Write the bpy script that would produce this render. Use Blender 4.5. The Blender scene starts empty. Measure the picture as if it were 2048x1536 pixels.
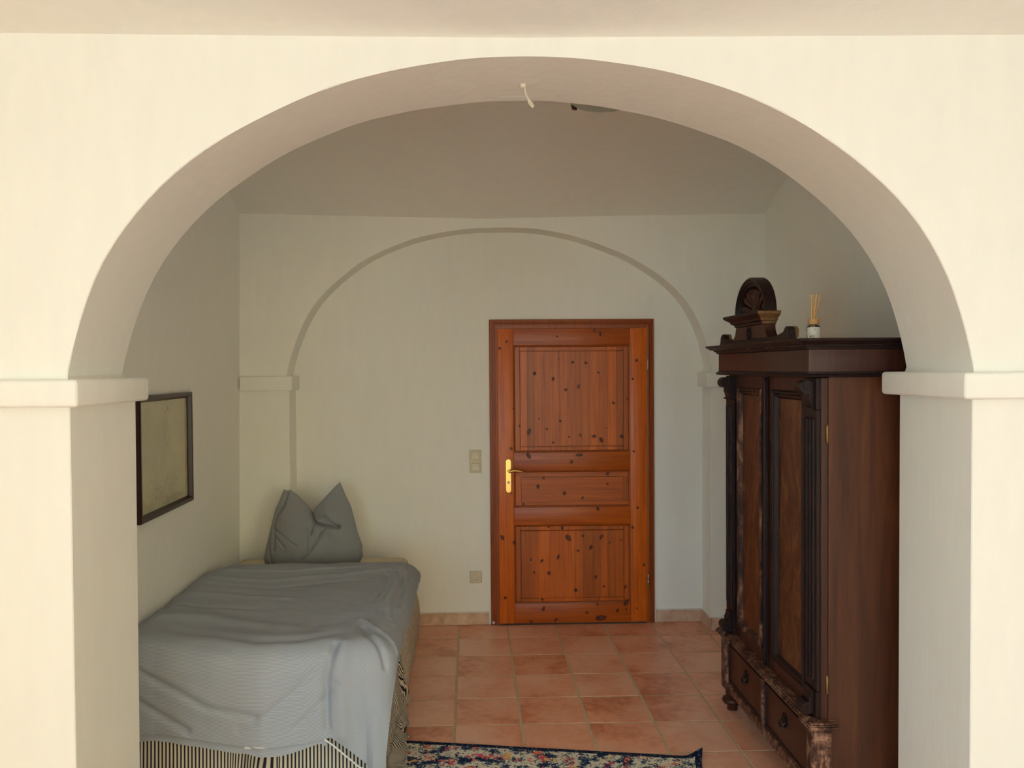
import bpy, bmesh, math, random
from mathutils import Vector, Matrix, noise
random.seed(7)
S = bpy.context.scene
COL = S.collection
PI = math.pi

# ------------------------------------------------------------------ camera
F_PX, CX, CY = 1665.6, 984.7, 768.0
YAW, PITCH, ROLL, CAM_H = 0.02613, 0.01991, -0.00735, 1.7279
fw = Vector((math.sin(YAW)*math.cos(PITCH), math.cos(YAW)*math.cos(PITCH), -math.sin(PITCH)))
r0 = Vector((math.cos(YAW), -math.sin(YAW), 0)); u0 = r0.cross(fw)
RT = math.cos(ROLL)*r0 + math.sin(ROLL)*u0
UP = -math.sin(ROLL)*r0 + math.cos(ROLL)*u0
cd = bpy.data.cameras.new('camera'); cam = bpy.data.objects.new('camera', cd); COL.objects.link(cam)
cam.matrix_world = Matrix(((RT.x, UP.x, -fw.x, 0), (RT.y, UP.y, -fw.y, 0), (RT.z, UP.z, -fw.z, CAM_H), (0, 0, 0, 1)))
cd.sensor_width = 36; cd.lens = F_PX*36/2048; cd.shift_x = (1024-CX)/2048; cd.clip_start = .05
S.camera = cam
def px_y(px, py, Y):            # a traced outline point on the vertical plane y = Y
    d = fw + RT*((px-CX)/F_PX) - UP*((py-CY)/F_PX)
    t = Y/d.y
    return Vector((d.x*t, Y, CAM_H + d.z*t))

# ------------------------------------------------------------------ light
W = bpy.data.worlds.new('daylight'); S.world = W; W.use_nodes = True
bg = W.node_tree.nodes['Background']
bg.inputs[0].default_value = (.485, .77, 1.0, 1); bg.inputs[1].default_value = 8.1
sl = bpy.data.lights.new('sun', 'SUN'); sl.energy = 18.0; sl.angle = .01; sl.color = (1, .80, .50)
so = bpy.data.objects.new('sun', sl); COL.objects.link(so); so.rotation_euler = Vector((-.30, .70, .62)).to_track_quat('Z', 'Y').to_euler()
so.location = (0, 10, 12)
S.view_settings.view_transform = 'Standard'; S.view_settings.look = 'None'
S.view_settings.gamma = 1; S.view_settings.use_curve_mapping = False
S.cycles.max_bounces = 8; S.cycles.diffuse_bounces = 6; S.cycles.use_light_tree = False; S.cycles.use_denoising = True
S.view_settings.exposure = -0.04
WIN = ((-2.1, -.10), (.30, 2.30))     # window openings in the wall behind the camera (x range)
WZ0, WZ1, WY = .30, 2.45, -5.6
SWY = (-2.4, -.2)                    # one opening in each side wall of the front room (y range)
def portal(loc, rot, sx, sy):
    pl = bpy.data.lights.new('window_portal', 'AREA'); pl.shape = 'RECTANGLE'; pl.size = sx; pl.size_y = sy; pl.cycles.is_portal = True
    po = bpy.data.objects.new('window_portal', pl); COL.objects.link(po); po.location = loc; po.rotation_euler = rot
for a, b in WIN: portal(((a+b)/2, WY-.06, (WZ0+WZ1)/2), (PI/2, 0, 0), b-a, WZ1-WZ0)
portal((-2.77, sum(SWY)/2, (WZ0+WZ1)/2), (0, -PI/2, 0), WZ1-WZ0, SWY[1]-SWY[0])
portal((3.07, sum(SWY)/2, (WZ0+WZ1)/2), (0, PI/2, 0), WZ1-WZ0, SWY[1]-SWY[0])

# ------------------------------------------------------------------ node helpers
class NT:
    def __init__(s, name, rough=.6, spec=.3):
        s.m = bpy.data.materials.new(name); s.m.use_nodes = True
        s.t = s.m.node_tree; s.b = s.t.nodes['Principled BSDF']; s.out = s.t.nodes['Material Output']
        s.b.inputs['Roughness'].default_value = rough; s.b.inputs['Specular IOR Level'].default_value = spec
    def n(s, ty, ins=None, **kw):
        nd = s.t.nodes.new('ShaderNode'+ty)
        for k, v in kw.items(): setattr(nd, k, v)
        for k, v in (ins or {}).items(): s.put(nd.inputs[k], v)
        return nd
    def put(s, sock, v):
        if isinstance(v, bpy.types.NodeSocket): s.t.links.new(v, sock)
        elif isinstance(v, (tuple, list)) and sock.type == 'RGBA' and len(v) == 3: sock.default_value = (*v, 1)
        else: sock.default_value = v
    def pos(s, scale=(1, 1, 1), rnd=0, uv=False):
        if uv: v = s.n('UVMap').outputs[0]
        else: v = s.n('NewGeometry').outputs['Position']
        if rnd:
            o = s.n('ObjectInfo').outputs['Random']
            c = s.n('CombineXYZ', {0: s.math('MULTIPLY', o, rnd), 1: s.math('MULTIPLY', o, rnd*1.7), 2: s.math('MULTIPLY', o, rnd*.6)})
            v = s.n('VectorMath', {0: v, 1: c.outputs[0]}, operation='ADD').outputs[0]
        return s.n('Mapping', {0: v, 3: scale}).outputs[0]
    def math(s, op, a, b=0.0, c=False):
        return s.n('Math', {0: a, 1: b}, operation=op, use_clamp=c).outputs[0]
    def noise(s, vec, scale=5, detail=4, rough=.55, dist=0):
        return s.n('TexNoise', {'Vector': vec, 'Scale': scale, 'Detail': detail, 'Roughness': rough, 'Distortion': dist}).outputs[0]
    def ramp(s, fac, stops, interp='LINEAR'):
        nd = s.n('ValToRGB', {0: fac}); nd.color_ramp.interpolation = interp
        e = nd.color_ramp.elements
        while len(e) < len(stops): e.new(.5)
        for k, (p, c) in enumerate(stops):
            e[k].position = p; e[k].color = (*c, 1) if len(c) == 3 else c
        return nd.outputs[0]
    def mix(s, fac, a, b, mode='MIX'):
        nd = s.n('Mix', data_type='RGBA', blend_type=mode)
        s.put(nd.inputs[0], fac); s.put(nd.inputs[6], a); s.put(nd.inputs[7], b)
        return nd.outputs[2]
    def bump(s, h, strength=.2, dist=.01):
        nd = s.n('Bump', {'Strength': strength, 'Distance': dist, 'Height': h}); s.t.links.new(nd.outputs[0], s.b.inputs['Normal'])
    def col(s, c): s.put(s.b.inputs['Base Color'], c); return s
def lin(r, g, b):
    f = lambda c: c/12.92 if c <= .04045 else ((c+.055)/1.055)**2.4
    return (f(r/255), f(g/255), f(b/255))

def m_plaster(name, base, streak=.012, bump=.3):
    k = NT(name, .92, .15)
    st = k.noise(k.pos((9, 9, 2.2)), 2.2, 2)
    c = k.ramp(st, [(.3, tuple(v*(1-streak) for v in base)), (.7, tuple(min(1, v*(1+streak)) for v in base))])
    k.col(c); k.bump(st, bump, .006)
    return k.m
def m_wood(name, dark, mid, light, grain=(30, 30, 1.6), rough=.35, rnd=3.0, tint=.15, dist=.6, spec=.4, bump=.08, scale=2.0):
    k = NT(name, rough, spec)
    p = k.pos(grain, rnd)
    a = k.noise(p, scale, 5, .6, dist); b = k.noise(k.pos(tuple(g*4 for g in grain), rnd), 3, 3, .7)
    f = k.math('ADD', k.math('MULTIPLY', a, .75), k.math('MULTIPLY', b, .25))
    c = k.ramp(f, [(.3, dark), (.5, mid), (.72, light)])
    if tint:
        o = k.n('ObjectInfo').outputs['Random']
        g = k.ramp(o, [(0, (1-tint,)*3), (1, (1+tint,)*3)])
        c = k.mix(1.0, c, g, 'MULTIPLY')
    k.col(c); k.bump(f, bump, .003)
    return k.m
def m_flat(name, c, rough=.5, metal=0, spec=.4, var=0, scale=40):
    k = NT(name, rough, spec)
    if var: c = k.ramp(k.noise(k.pos(), scale, 4), [(.3, tuple(v*(1-var) for v in c)), (.7, tuple(v*(1+var) for v in c))])
    k.col(c); k.b.inputs['Metallic'].default_value = metal
    return k.m

# ------------------------------------------------------------------ mesh helpers
LOC = {}                                     # world location of every object made
def thing(name, loc, label=None, cat=None, group=None, kind=None):
    o = bpy.data.objects.new(name, None); COL.objects.link(o); o.location = loc; LOC[o] = Vector(loc)
    o.empty_display_size = .1
    return tag(o, label, cat, group, kind)
def tag(o, label=None, cat=None, group=None, kind=None):
    for k, v in (('label', label), ('category', cat), ('group', group), ('kind', kind)):
        if v: o[k] = v
    return o
def obj(name, bm, mat, parent=None, smooth=False, angle=40, label=None, cat=None, kind=None, group=None):
    lo = Vector((1e9,)*3); hi = -lo
    for v in bm.verts:
        for i in range(3): lo[i] = min(lo[i], v.co[i]); hi[i] = max(hi[i], v.co[i])
    c = (lo+hi)/2; c.z = lo.z
    for v in bm.verts: v.co -= c
    bmesh.ops.recalc_face_normals(bm, faces=bm.faces) if not getattr(bm, 'keep', False) else None
    me = bpy.data.meshes.new(name); bm.to_mesh(me); bm.free()
    if smooth:
        for p in me.polygons: p.use_smooth = True
        if angle < 180:
            try: me.set_sharp_from_angle(angle=math.radians(angle))
            except Exception: pass
    for m in (mat if isinstance(mat, (list, tuple)) else [mat]): me.materials.append(m)
    o = bpy.data.objects.new(name, me); COL.objects.link(o); LOC[o] = c.copy()
    if parent: o.parent = parent; o.location = c - LOC[parent]
    else: o.location = c
    return tag(o, label, cat, group, kind)
def B(): return bmesh.new()
def box(bm, x0, x1, y0, y1, z0, z1, bev=0, seg=2):
    vs = [bm.verts.new((x, y, z)) for z in (z0, z1) for y in (y0, y1) for x in (x0, x1)]
    fs = [bm.faces.new([vs[i] for i in q]) for q in ((0, 2, 3, 1), (4, 5, 7, 6), (0, 1, 5, 4), (2, 6, 7, 3), (0, 4, 6, 2), (1, 3, 7, 5))]
    if bev:
        es = list({e for f in fs for e in f.edges})
        bmesh.ops.bevel(bm, geom=es, offset=bev, segments=seg, affect='EDGES', profile=.6)
    return bm
def prism(bm, pts, axis, a0, a1):
    """closed outline extruded along an axis; pts are the other two coordinates in xyz order"""
    def mk(p, a): return {'x': (a, p[0], p[1]), 'y': (p[0], a, p[1]), 'z': (p[0], p[1], a)}[axis]
    A = [bm.verts.new(mk(p, a0)) for p in pts]; Bv = [bm.verts.new(mk(p, a1)) for p in pts]
    n = len(pts); fs = [bm.faces.new(A[::-1]), bm.faces.new(Bv)]
    for i in range(n): fs.append(bm.faces.new((A[i], A[(i+1) % n], Bv[(i+1) % n], Bv[i])))
    return fs
def lathe(bm, prof, c, seg=20, axis='z'):
    rings = []
    for r, h in prof:
        ring = []
        for k in range(seg):
            a = 2*PI*k/seg; x, y = r*math.cos(a), r*math.sin(a)
            p = {'z': (x, y, h), 'y': (x, h, y), 'x': (h, x, y)}[axis]
            ring.append(bm.verts.new(Vector(c)+Vector(p)))
        rings.append(ring)
    for A, C in zip(rings, rings[1:]):
        for k in range(seg): bm.faces.new((A[k], A[(k+1) % seg], C[(k+1) % seg], C[k]))
    bm.faces.new(rings[0][::-1]); bm.faces.new(rings[-1])
    return bm
def tube(bm, pts, rad, seg=8):
    pts = [Vector(p) for p in pts]; rings = []
    n = len(pts); up = Vector((.13, .31, .94)).normalized()
    for i, p in enumerate(pts):
        d = (pts[min(i+1, n-1)]-pts[max(i-1, 0)]).normalized()
        s = d.cross(up)
        if s.length < .05: s = d.cross(Vector((1, 0, 0)))
        s.normalize(); t = d.cross(s)
        r = rad[i] if isinstance(rad, (list, tuple)) else rad
        rings.append([bm.verts.new(p+(s*math.cos(2*PI*k/seg)+t*math.sin(2*PI*k/seg))*r) for k in range(seg)])
    for A, C in zip(rings, rings[1:]):
        for k in range(seg): bm.faces.new((A[k], A[(k+1) % seg], C[(k+1) % seg], C[k]))
    bm.faces.new(rings[0][::-1]); bm.faces.new(rings[-1])
    return bm
def grid(bm, nu, nv, fn, uvfn=None, closed=False):
    uvl = bm.loops.layers.uv.verify() if uvfn else None
    V = [[bm.verts.new(fn(i/nu, j/nv)) for j in range(nv+1)] for i in range(nu+1)]
    for i in range(nu):
        for j in range(nv):
            f = bm.faces.new((V[i][j], V[i+1][j], V[i+1][j+1], V[i][j+1]))
            if uvl:
                for lp, (a, b) in zip(f.loops, ((i, j), (i+1, j), (i+1, j+1), (i, j+1))): lp[uvl].uv = uvfn(a/nu, b/nv)
    return V
def ring_frame(bm, y0, y1, z0, z1, prof, plane='x'):
    """mitred moulding round a rectangle: prof = (inset, coordinate along the facing axis)"""
    R = []
    for d, h in prof:
        q = ((y0+d, z0+d), (y1-d, z0+d), (y1-d, z1-d), (y0+d, z1-d))
        R.append([bm.verts.new((h, a, b) if plane == 'x' else (a, h, b)) for a, b in q])
    for A, C in zip(R, R[1:]):
        for k in range(4): bm.faces.new((A[k], A[(k+1) % 4], C[(k+1) % 4], C[k]))
def interp(pts, x):
    if x <= pts[0][0]: return pts[0][1]
    for (a, b), (c, d) in zip(pts, pts[1:]):
        if x <= c: return b+(d-b)*(x-a)/(c-a)
    return pts[-1][1]
def ss(a, b, x):
    t = max(0, min(1, (x-a)/(b-a))); return t*t*(3-2*t)
def fbm(x, y, z=0, o=3):
    return noise.fractal(Vector((x, y, z)), 1.0, 2.0, o)

# ------------------------------------------------------------------ materials
PLASTER = m_plaster('cream_plaster', (.90, .875, .792))
PLASTER_IN = PLASTER
TILE = None
k = NT('terracotta_tile', .36, .55)
rn = k.n('ObjectInfo').outputs['Random']
p = k.pos((1, 1, 1), 4)
f = k.math('ADD', k.math('MULTIPLY', k.noise(p, 3.2, 3), .6), k.math('MULTIPLY', k.noise(p, 26, 4), .25))
f = k.math('ADD', f, k.math('ADD', k.math('MULTIPLY', rn, .09), .035))
k.col(k.ramp(f, [(.36, lin(204, 126, 92)), (.48, lin(234, 164, 130)), (.60, lin(242, 186, 156))]))
k.bump(k.noise(p, 60, 3), .06, .002); TILE = k.m
GROUT = m_flat('grout', lin(206, 180, 148), .9, var=.15, scale=60)
k = NT('skirting_stone', .5, .35)
k.col(k.ramp(k.noise(k.pos((1, 1, 1), 3), 14, 5), [(.3, lin(196, 156, 126)), (.7, lin(232, 200, 172))])); SKIRT_TILE = k.m
CAULK = m_flat('white_caulk', (.78, .75, .70), .8)
PINE = m_wood('varnished_pine', lin(150, 66, 8), lin(188, 88, 12), lin(206, 108, 20), (26, 26, 1.0), .34, 5, .26)
PINE_H = m_wood('varnished_pine_horizontal', lin(146, 62, 9), lin(178, 82, 12), lin(198, 100, 20), (1.0, 26, 26), .34, 5, .1)
PINE_F = m_wood('pine_frame', lin(122, 52, 10), lin(150, 68, 13), lin(168, 82, 18), (30, 30, 1.0), .36, 5, .06)
k = NT('pine_knot', .45, .3)
uv = k.n('UVMap').outputs[0]
d = k.n('VectorMath', {0: uv}, operation='LENGTH').outputs[1]
d2 = k.math('ADD', d, k.math('MULTIPLY', k.math('SUBTRACT', k.noise(k.pos(), 90, 2), .5), .5))
k.col(k.ramp(d2, [(.15, lin(112, 66, 50)), (.4, lin(72, 32, 16)), (.7, lin(128, 56, 12))]))
al = k.ramp(d2, [(.42, (.92, .92, .92)), (.85, (0, 0, 0))])
k.put(k.b.inputs['Alpha'], al); KNOT = k.m
BRASS = m_flat('polished_brass', lin(226, 190, 110), .28, 1.0)
STEEL = m_flat('hinge_steel', lin(170, 150, 130), .4, .9)
CREAM_PL = m_flat('cream_switch_plastic', lin(214, 202, 172), .4)
CREAM_PL2 = m_flat('switch_plastic_rocker', lin(226, 216, 192), .35)
BLACK = m_flat('dark_hole', (.01, .01, .01), .7)
WARD = m_wood('mahogany', lin(40, 17, 12), lin(62, 30, 20), lin(80, 41, 26), (22, 22, 1.2), .38, 2, .05)
WARD_SIDE = m_wood('mahogany_side', lin(62, 34, 22), lin(84, 47, 29), lin(108, 63, 35), (9, 9, .7), .42, 2, 0, scale=1.6)
WARD_DK = m_wood('ebonised_moulding', lin(24, 14, 13), lin(38, 23, 21), lin(54, 33, 28), (40, 40, 3), .46, 2, .04, spec=.22)
k = NT('burl_veneer', .34, .45)
p = k.pos((5, 5, 2.2), 2)
f = k.math('ADD', k.math('MULTIPLY', k.noise(p, 2.2, 6, .65, 1.8), .7), k.math('MULTIPLY', k.noise(k.pos((60, 60, 14)), 2, 3), .3))
k.col(k.ramp(f, [(.36, lin(50, 25, 15)), (.5, lin(84, 45, 25)), (.62, lin(126, 78, 46))])); k.bump(f, .05, .002); BURL = k.m
k = NT('worn_mahogany', .6, .3)
p = k.pos((8, 8, 8))
a = k.noise(p, 2.4, 5, .7, .8); b = k.noise(k.pos((60, 60, 10)), 2, 3)
f = k.math('ADD', k.math('MULTIPLY', a, .7), k.math('MULTIPLY', b, .3))
k.col(k.ramp(f, [(.40, lin(52, 26, 20)), (.5, lin(96, 62, 48)), (.6, lin(160, 120, 96))])); k.bump(f, .3, .004); WORN = k.m
RAW = m_wood('raw_wood', lin(96, 66, 38), lin(126, 90, 54), lin(146, 108, 66), (20, 20, 3), .75, 2, .05)

# ================================================================== STRUCTURE
def arch_pts(front, back, Yf, Yb, c, n=72):
    """two traced edges -> matched outlines by angle about the springing centre c"""
    out = []
    for pts, Y in ((front, Yf), (back, Yb)):
        q = []
        for a, b in pts:
            v = px_y(a, b, Y); q.append((math.atan2(max(v.z-c[1], 0), v.x-c[0]), math.hypot(v.x-c[0], v.z-c[1])))
        q.sort()
        q[0] = (0, q[0][1]); q[-1] = (PI, q[-1][1])
        raw = [interp(q, PI*(1-i/n)) for i in range(n+1)]
        for _ in range(2): raw = [raw[0]]+[(raw[i-1]+2*raw[i]+raw[i+1])/4 for i in range(1, n)]+[raw[-1]]
        out.append([(c[0]+r*math.cos(PI*(1-i/n)), c[1]+r*math.sin(PI*(1-i/n))) for i, r in enumerate(raw)])
    return out
A_FRONT = [(134.5, 754), (153, 671), (173, 600), (195, 543), (228, 485), (264, 436.5), (321, 372), (410, 299), (476, 260), (543, 226), (609, 195), (700, 162),
           (750, 150), (850, 130), (940, 117.5), (1024, 114), (1099, 114), (1174, 119), (1249, 129), (1324, 141.5), (1400, 161), (1466, 182), (1533, 208.5), (1599, 244),
           (1666, 286), (1732, 337), (1790, 390), (1825, 430), (1865, 490), (1896, 552), (1920, 622.5), (1948, 738)]
A_BACK = [(244, 755), (270.5, 649), (295, 583), (321, 532), (348, 494), (392, 441), (423, 412), (481, 366), (521, 339), (587, 300), (631, 281), (700, 253), (800, 227.5),
          (900, 212), (1024, 203.5), (1149, 208), (1249, 222.5), (1334, 241.5), (1400, 263), (1466, 288), (1502, 305), (1577, 352), (1630, 394.5), (1679, 439), (1728, 498.5),
          (1767.5, 569), (1794, 649), (1813, 738)]
YF, YB = 2.50, 2.95
AF, AB = arch_pts(A_FRONT, A_BACK, YF, YB, (.17, 1.712))
def arch_wall(name, path_f, path_b, Yf, Yb, X0, X1, ztop, mat, backface=True):
    bm = B(); n = len(path_f)
    VF = [bm.verts.new((x, Yf, z)) for x, z in path_f]; VB = [bm.verts.new((x, Yb, z)) for x, z in path_b]
    arr = []
    def side(V, Y, path):
        l0 = bm.verts.new((X0, Y, path[0][1])); l1 = bm.verts.new((X0, Y, path[1][1])); l2 = bm.verts.new((X0, Y, ztop))
        q0 = bm.verts.new((X1, Y, path[0][1])); q1 = bm.verts.new((X1, Y, path[-2][1])); q2 = bm.verts.new((X1, Y, ztop))
        T = [bm.verts.new((x, Y, ztop)) for x, z in path[2:-2]]
        bm.faces.new((l0, V[0], V[1], l1)); bm.faces.new((l1, V[1], V[2], T[0], l2))
        bm.faces.new((V[-1], q0, q1, V[-2])); bm.faces.new((V[-2], q1, q2, T[-1], V[-3]))
        for i in range(2, n-3): bm.faces.new((V[i], V[i+1], T[i-1], T[i-2]))
        return l0, l2, q0, q2, T
    a = side(VF, Yf, path_f)
    for i in range(n-1): bm.faces.new((VF[i], VB[i], VB[i+1], VF[i+1]))
    bm.edges.ensure_lookup_table()
    arr = [e for i in range(n-1) for e in [bm.edges.get((VF[i], VF[i+1]))] if e]
    if backface:
        b = side(VB, Yb, path_b)
        arr += [e for i in range(n-1) for e in [bm.edges.get((VB[i], VB[i+1]))] if e]
    else:
        vs = [bm.verts.new((x, Yb, z)) for x, z in ((X0, -.05), (X1, -.05), (X1, ztop), (X0, ztop))]; bm.faces.new(vs)
    bmesh.ops.bevel(bm, geom=arr, offset=.003, segments=1, affect='EDGES', profile=.5)
    return obj(name, bm, mat, smooth=True, angle=20, kind='structure')
RX0, RX1 = -2.7, 3.0                      # front room side walls
pf = [(-1.189, -.05), (-1.189, 1.66)] + AF + [(1.530, 1.66), (1.526, -.05)]
pb = [(-1.180, -.05), (-1.174, 1.66)] + AB + [(1.540, 1.66), (1.536, -.05)]
arch_wall('wall_near', pf, pb, YF, YB, RX0, RX1, 3.25, PLASTER)

YP, YN = 5.37, 5.57                        # pier face and niche face of the far wall
N_FRONT = [(573, 750.5), (586, 701), (606.5, 648.5), (624, 616), (647.5, 587), (683, 555), (735, 517), (797, 489), (870, 468), (929, 459), (987, 456), (1031, 456),
           (1066, 457), (1110, 464), (1159, 476), (1208, 493), (1257, 513), (1301, 539), (1340, 566.5), (1374, 603), (1398.5, 645), (1413, 684), (1423, 732), (1425, 745)]
NA, _ = arch_pts(N_FRONT, N_FRONT, YP, YP, (.19, 1.684))
pn = [(-1.163, -.05), (-1.163, 1.64)] + NA + [(1.562, 1.64), (1.556, -.05)]
arch_wall('wall_back', pn, pn, YP, YN, -1.75, 2.1, 3.2, PLASTER, backface=False)

bm = B(); xl = lambda z: -1.501+.0135*z
prism(bm, [(xl(0)-.15, -.05), (xl(0), -.05), (xl(3.2), 3.2), (xl(3.2)-.15, 3.2)], 'y', YB-.01, YN+.02)
obj('wall_left', bm, PLASTER, kind='structure')
bm = B(); box(bm, 1.92, 2.07, YB-.01, YN+.02, -.05, 3.2); obj('wall_right', bm, PLASTER, kind='structure')

# impost ledges
def ledge(name, pts, z0, z1, bev=.012):
    bm = B(); prism(bm, pts, 'z', z0, z1)
    bmesh.ops.bevel(bm, geom=list(bm.edges), offset=bev, segments=3, affect='EDGES', profile=.5)
    return obj(name, bm, PLASTER, smooth=True, angle=20, kind='structure')
ledge('trim_1', [(RX0, 2.458), (-1.147, 2.458), (-1.142, 2.992), (-1.40, 2.992), (-1.40, 2.54), (RX0, 2.54)], 1.620, 1.701)
ledge('trim_2', [(RX1, 2.458), (1.481, 2.458), (1.492, 2.992), (1.75, 2.992), (1.75, 2.54), (RX1, 2.54)], 1.621, 1.702)
ledge('trim_3', [(-1.47, 5.328), (-1.137, 5.328), (-1.137, 5.575), (-1.25, 5.575), (-1.25, 5.40), (-1.47, 5.40)], 1.588, 1.682, .01)
ledge('trim_4', [(1.915, 5.328), (1.520, 5.328), (1.526, 5.575), (1.65, 5.575), (1.65, 5.40), (1.915, 5.40)], 1.588, 1.684, .01)

# vaulted ceilings (shallow caps springing from the arch walls)
def zs(x): return interp([(-1.5, 2.722), (-.6, 2.700), (.10, 2.683), (.7, 2.696), (1.95, 2.714)], x)
def cap(x, y): return zs(x) + .28*(1-((y-4.16)/1.21)**2)
bm = B(); grid(bm, 40, 30, lambda u, v: (-1.62+u*3.68, 2.90+v*2.52, cap(-1.62+u*3.68, 2.90+v*2.52)))
obj('ceiling', bm, PLASTER, smooth=True, angle=180, kind='structure')
def zf(x): return interp([(-2.8, 2.735), (-1.34, 2.718), (.1, 2.708), (1.6, 2.722), (3.1, 2.73)], x)
bm = B(); grid(bm, 30, 30, lambda u, v: (RX0-.1+u*(RX1-RX0+.2), WY-.15+v*(YF+.16-WY), zf(RX0+u*(RX1-RX0)) + .35*(1-(2*v-1)**2)))
obj('ceiling_front', bm, PLASTER, smooth=True, angle=180, kind='structure')
# front room side walls and the window wall behind the camera
for nm, x0, x1 in (('wall_front_left', RX0-.15, RX0), ('wall_front_right', RX1, RX1+.15)):
    bm = B(); box(bm, x0, x1, WY-.2, SWY[0], -.05, 3.3); box(bm, x0, x1, SWY[1], YF+.1, -.05, 3.3)
    box(bm, x0, x1, SWY[0], SWY[1], -.05, WZ0); box(bm, x0, x1, SWY[0], SWY[1], WZ1, 3.3); obj(nm, bm, PLASTER, kind='structure')
bm = B()
xs = [RX0-.15] + [v for w in WIN for v in w] + [RX1+.15]
for a, b in zip(xs[::2], xs[1::2]): box(bm, a, b, WY-.2, WY, -.05, 3.3)
for a, b in WIN: box(bm, a, b, WY-.2, WY, -.05, WZ0); box(bm, a, b, WY-.2, WY, WZ1, 3.3)
obj('wall_rear', bm, PLASTER, kind='structure')
WHITE = m_flat('white_window_paint', (.8, .8, .78), .4)
for n_, (a, b) in enumerate(WIN):
    w = thing('window_%d' % (n_+1), ((a+b)/2, WY-.1, WZ0), kind='structure')
    bm = B(); ring_frame(bm, a, b, WZ0, WZ1, [(0, WY-.13), (0, WY-.07), (.06, WY-.07), (.06, WY-.13), (0, WY-.13)], 'y'); obj('window_frame', bm, WHITE, w)
    bm = B(); box(bm, (a+b)/2-.03, (a+b)/2+.03, WY-.125, WY-.075, WZ0+.06, WZ1-.06); obj('mullion', bm, WHITE, w)
for n_, x in ((3, RX0-.08), (4, RX1+.08)):  # unseen side windows, the right one added to light the left soffit
    w = thing('window_%d' % n_, (x, sum(SWY)/2, WZ0), kind='structure')
    bm = B(); ring_frame(bm, *SWY, WZ0, WZ1, [(0, x-.03), (0, x+.03), (.06, x+.03), (.06, x-.03), (0, x-.03)]); obj('window_frame', bm, WHITE, w)
    bm = B(); box(bm, x-.025, x+.025, sum(SWY)/2-.03, sum(SWY)/2+.03, WZ0+.06, WZ1-.06); obj('mullion', bm, WHITE, w)
bm = B(); box(bm, RX0-1.1, RX0-.15, WY-.2, 6, 2.75, 2.85); obj('sun_block_slab', bm, m_flat('sun_block_board', (.5, .45, .38), .8), kind='structure')  # unseen overhang added to keep direct sun out of the left window
# ground outside the windows
GROUND = m_flat('pale_gravel_ground', lin(196, 188, 168), .9, var=.1, scale=3)
bm = B(); box(bm, -70, 70, -60, WY-.2, -.35, -.3); obj('ground_yard', bm, GROUND, kind='structure')
bm = B(); box(bm, 0, 60, -47, -45, -.3, 30); box(bm, 14, 15, -15, 12, -.3, 11); obj('wall_bounce', bm, m_flat('bounce_wall_cream', lin(232, 212, 166), .9), kind='structure')  # unseen walls added to bounce warm sunlight in through the windows

# floor: slab of grout with each tile on it
T, TX0, TY0 = .3225, -.4117, 5.6027
bm = B(); box(bm, RX0-.15, RX1+.15, WY-.2, YN+.05, -.12, -.0016); floor = obj('floor', bm, GROUT, kind='structure')
def tile_bm(x0, x1, y0, y1):
    bm = B(); box(bm, x0, x1, y0, y1, -.02, 0)
    top = [e for e in bm.edges if all(v.co.z > -.001 for v in e.verts)]
    bmesh.ops.bevel(bm, geom=top, offset=.003, segments=2, affect='EDGES'); return bm
stuff = B(); G = .0038
for j in range(-8, 13):
    for i in range(0, 36):
        x0, x1 = TX0+T*j+G, TX0+T*(j+1)-G; y1, y0 = TY0-T*i-G, TY0-T*(i+1)+G
        if i <= 8:
            x0, x1 = max(x0, -1.49), min(x1, 1.918); y1 = min(y1, YN-.002)
            if x1-x0 < .03 or y1-y0 < .03: continue
            dz = random.uniform(-.0008, .0008)
            obj('tile', tile_bm(x0, x1, y0, y1), TILE, floor)
        else:
            x0, x1 = max(x0, RX0), min(x1, RX1)
            if x1-x0 < .03: continue
            box(stuff, x0, x1, y0, y1, -.02, 0)
obj('tile_field', stuff, TILE, floor, kind='stuff')

# stone skirting
bb = thing('baseboard_back', (.2, YN, 0), kind='structure')
def skirt(x0, x1, y0, y1, z=.083):
    bm = B(); box(bm, x0, x1, y0, y1, .001, z, .002, 1); obj('skirting_tile', bm, SKIRT_TILE, bb)
for a, b in ((-1.16, -.867), (-.863, -.53), (-.526, -.19), (-.186, .112), (1.242, 1.545)): skirt(a, b, YN-.012, YN-.0005)
skirt(1.545, 1.556, YP-.012, YN-.0005); skirt(1.558, 1.90, YP-.012, YP-.0005)
bm = B(); box(bm, -1.15, .11, YN-.010, YN-.0005, .083, .088); box(bm, 1.242, 1.545, YN-.010, YN-.0005, .083, .088)
box(bm, 1.545, 1.90, YP-.010, YP-.0005, .083, .088); obj('caulk_line', bm, CAULK, bb)

# ================================================================== DOOR
YD = 5.538
door = thing('door_1', (.68, YN, 0), kind='structure')
bm = B(); R = []
for d, y in ((0, YN), (0, 5.553), (.006, 5.549), (.012, 5.549), (.014, 5.554), (.018, 5.554), (.020, 5.548), (.030, 5.546), (.032, 5.552), (.036, 5.552), (.038, 5.547), (.060, 5.549), (.060, YN)):
    R.append([bm.verts.new(q) for q in ((.126+d, y, .002), (.126+d, y, 2.046-d), (1.229-d, y, 2.046-d), (1.229-d, y, .002))])
for A, C in zip(R, R[1:]):
    for q in range(3): bm.faces.new((A[q], A[q+1], C[q+1], C[q]))
obj('door_frame', bm, PINE_F, door)
LX0, LX1, SX0, SX1 = .181, 1.178, .284, 1.066
for a, b in ((LX0, SX0), (SX1, LX1)):
    bm = B(); box(bm, a, b, YD, YN-.001, .012, 1.984, .003); obj('stile', bm, PINE, door, True)
RAILS = ((.012, .142), (.672, .789), (1.036, 1.158), (1.873, 1.984))
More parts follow.
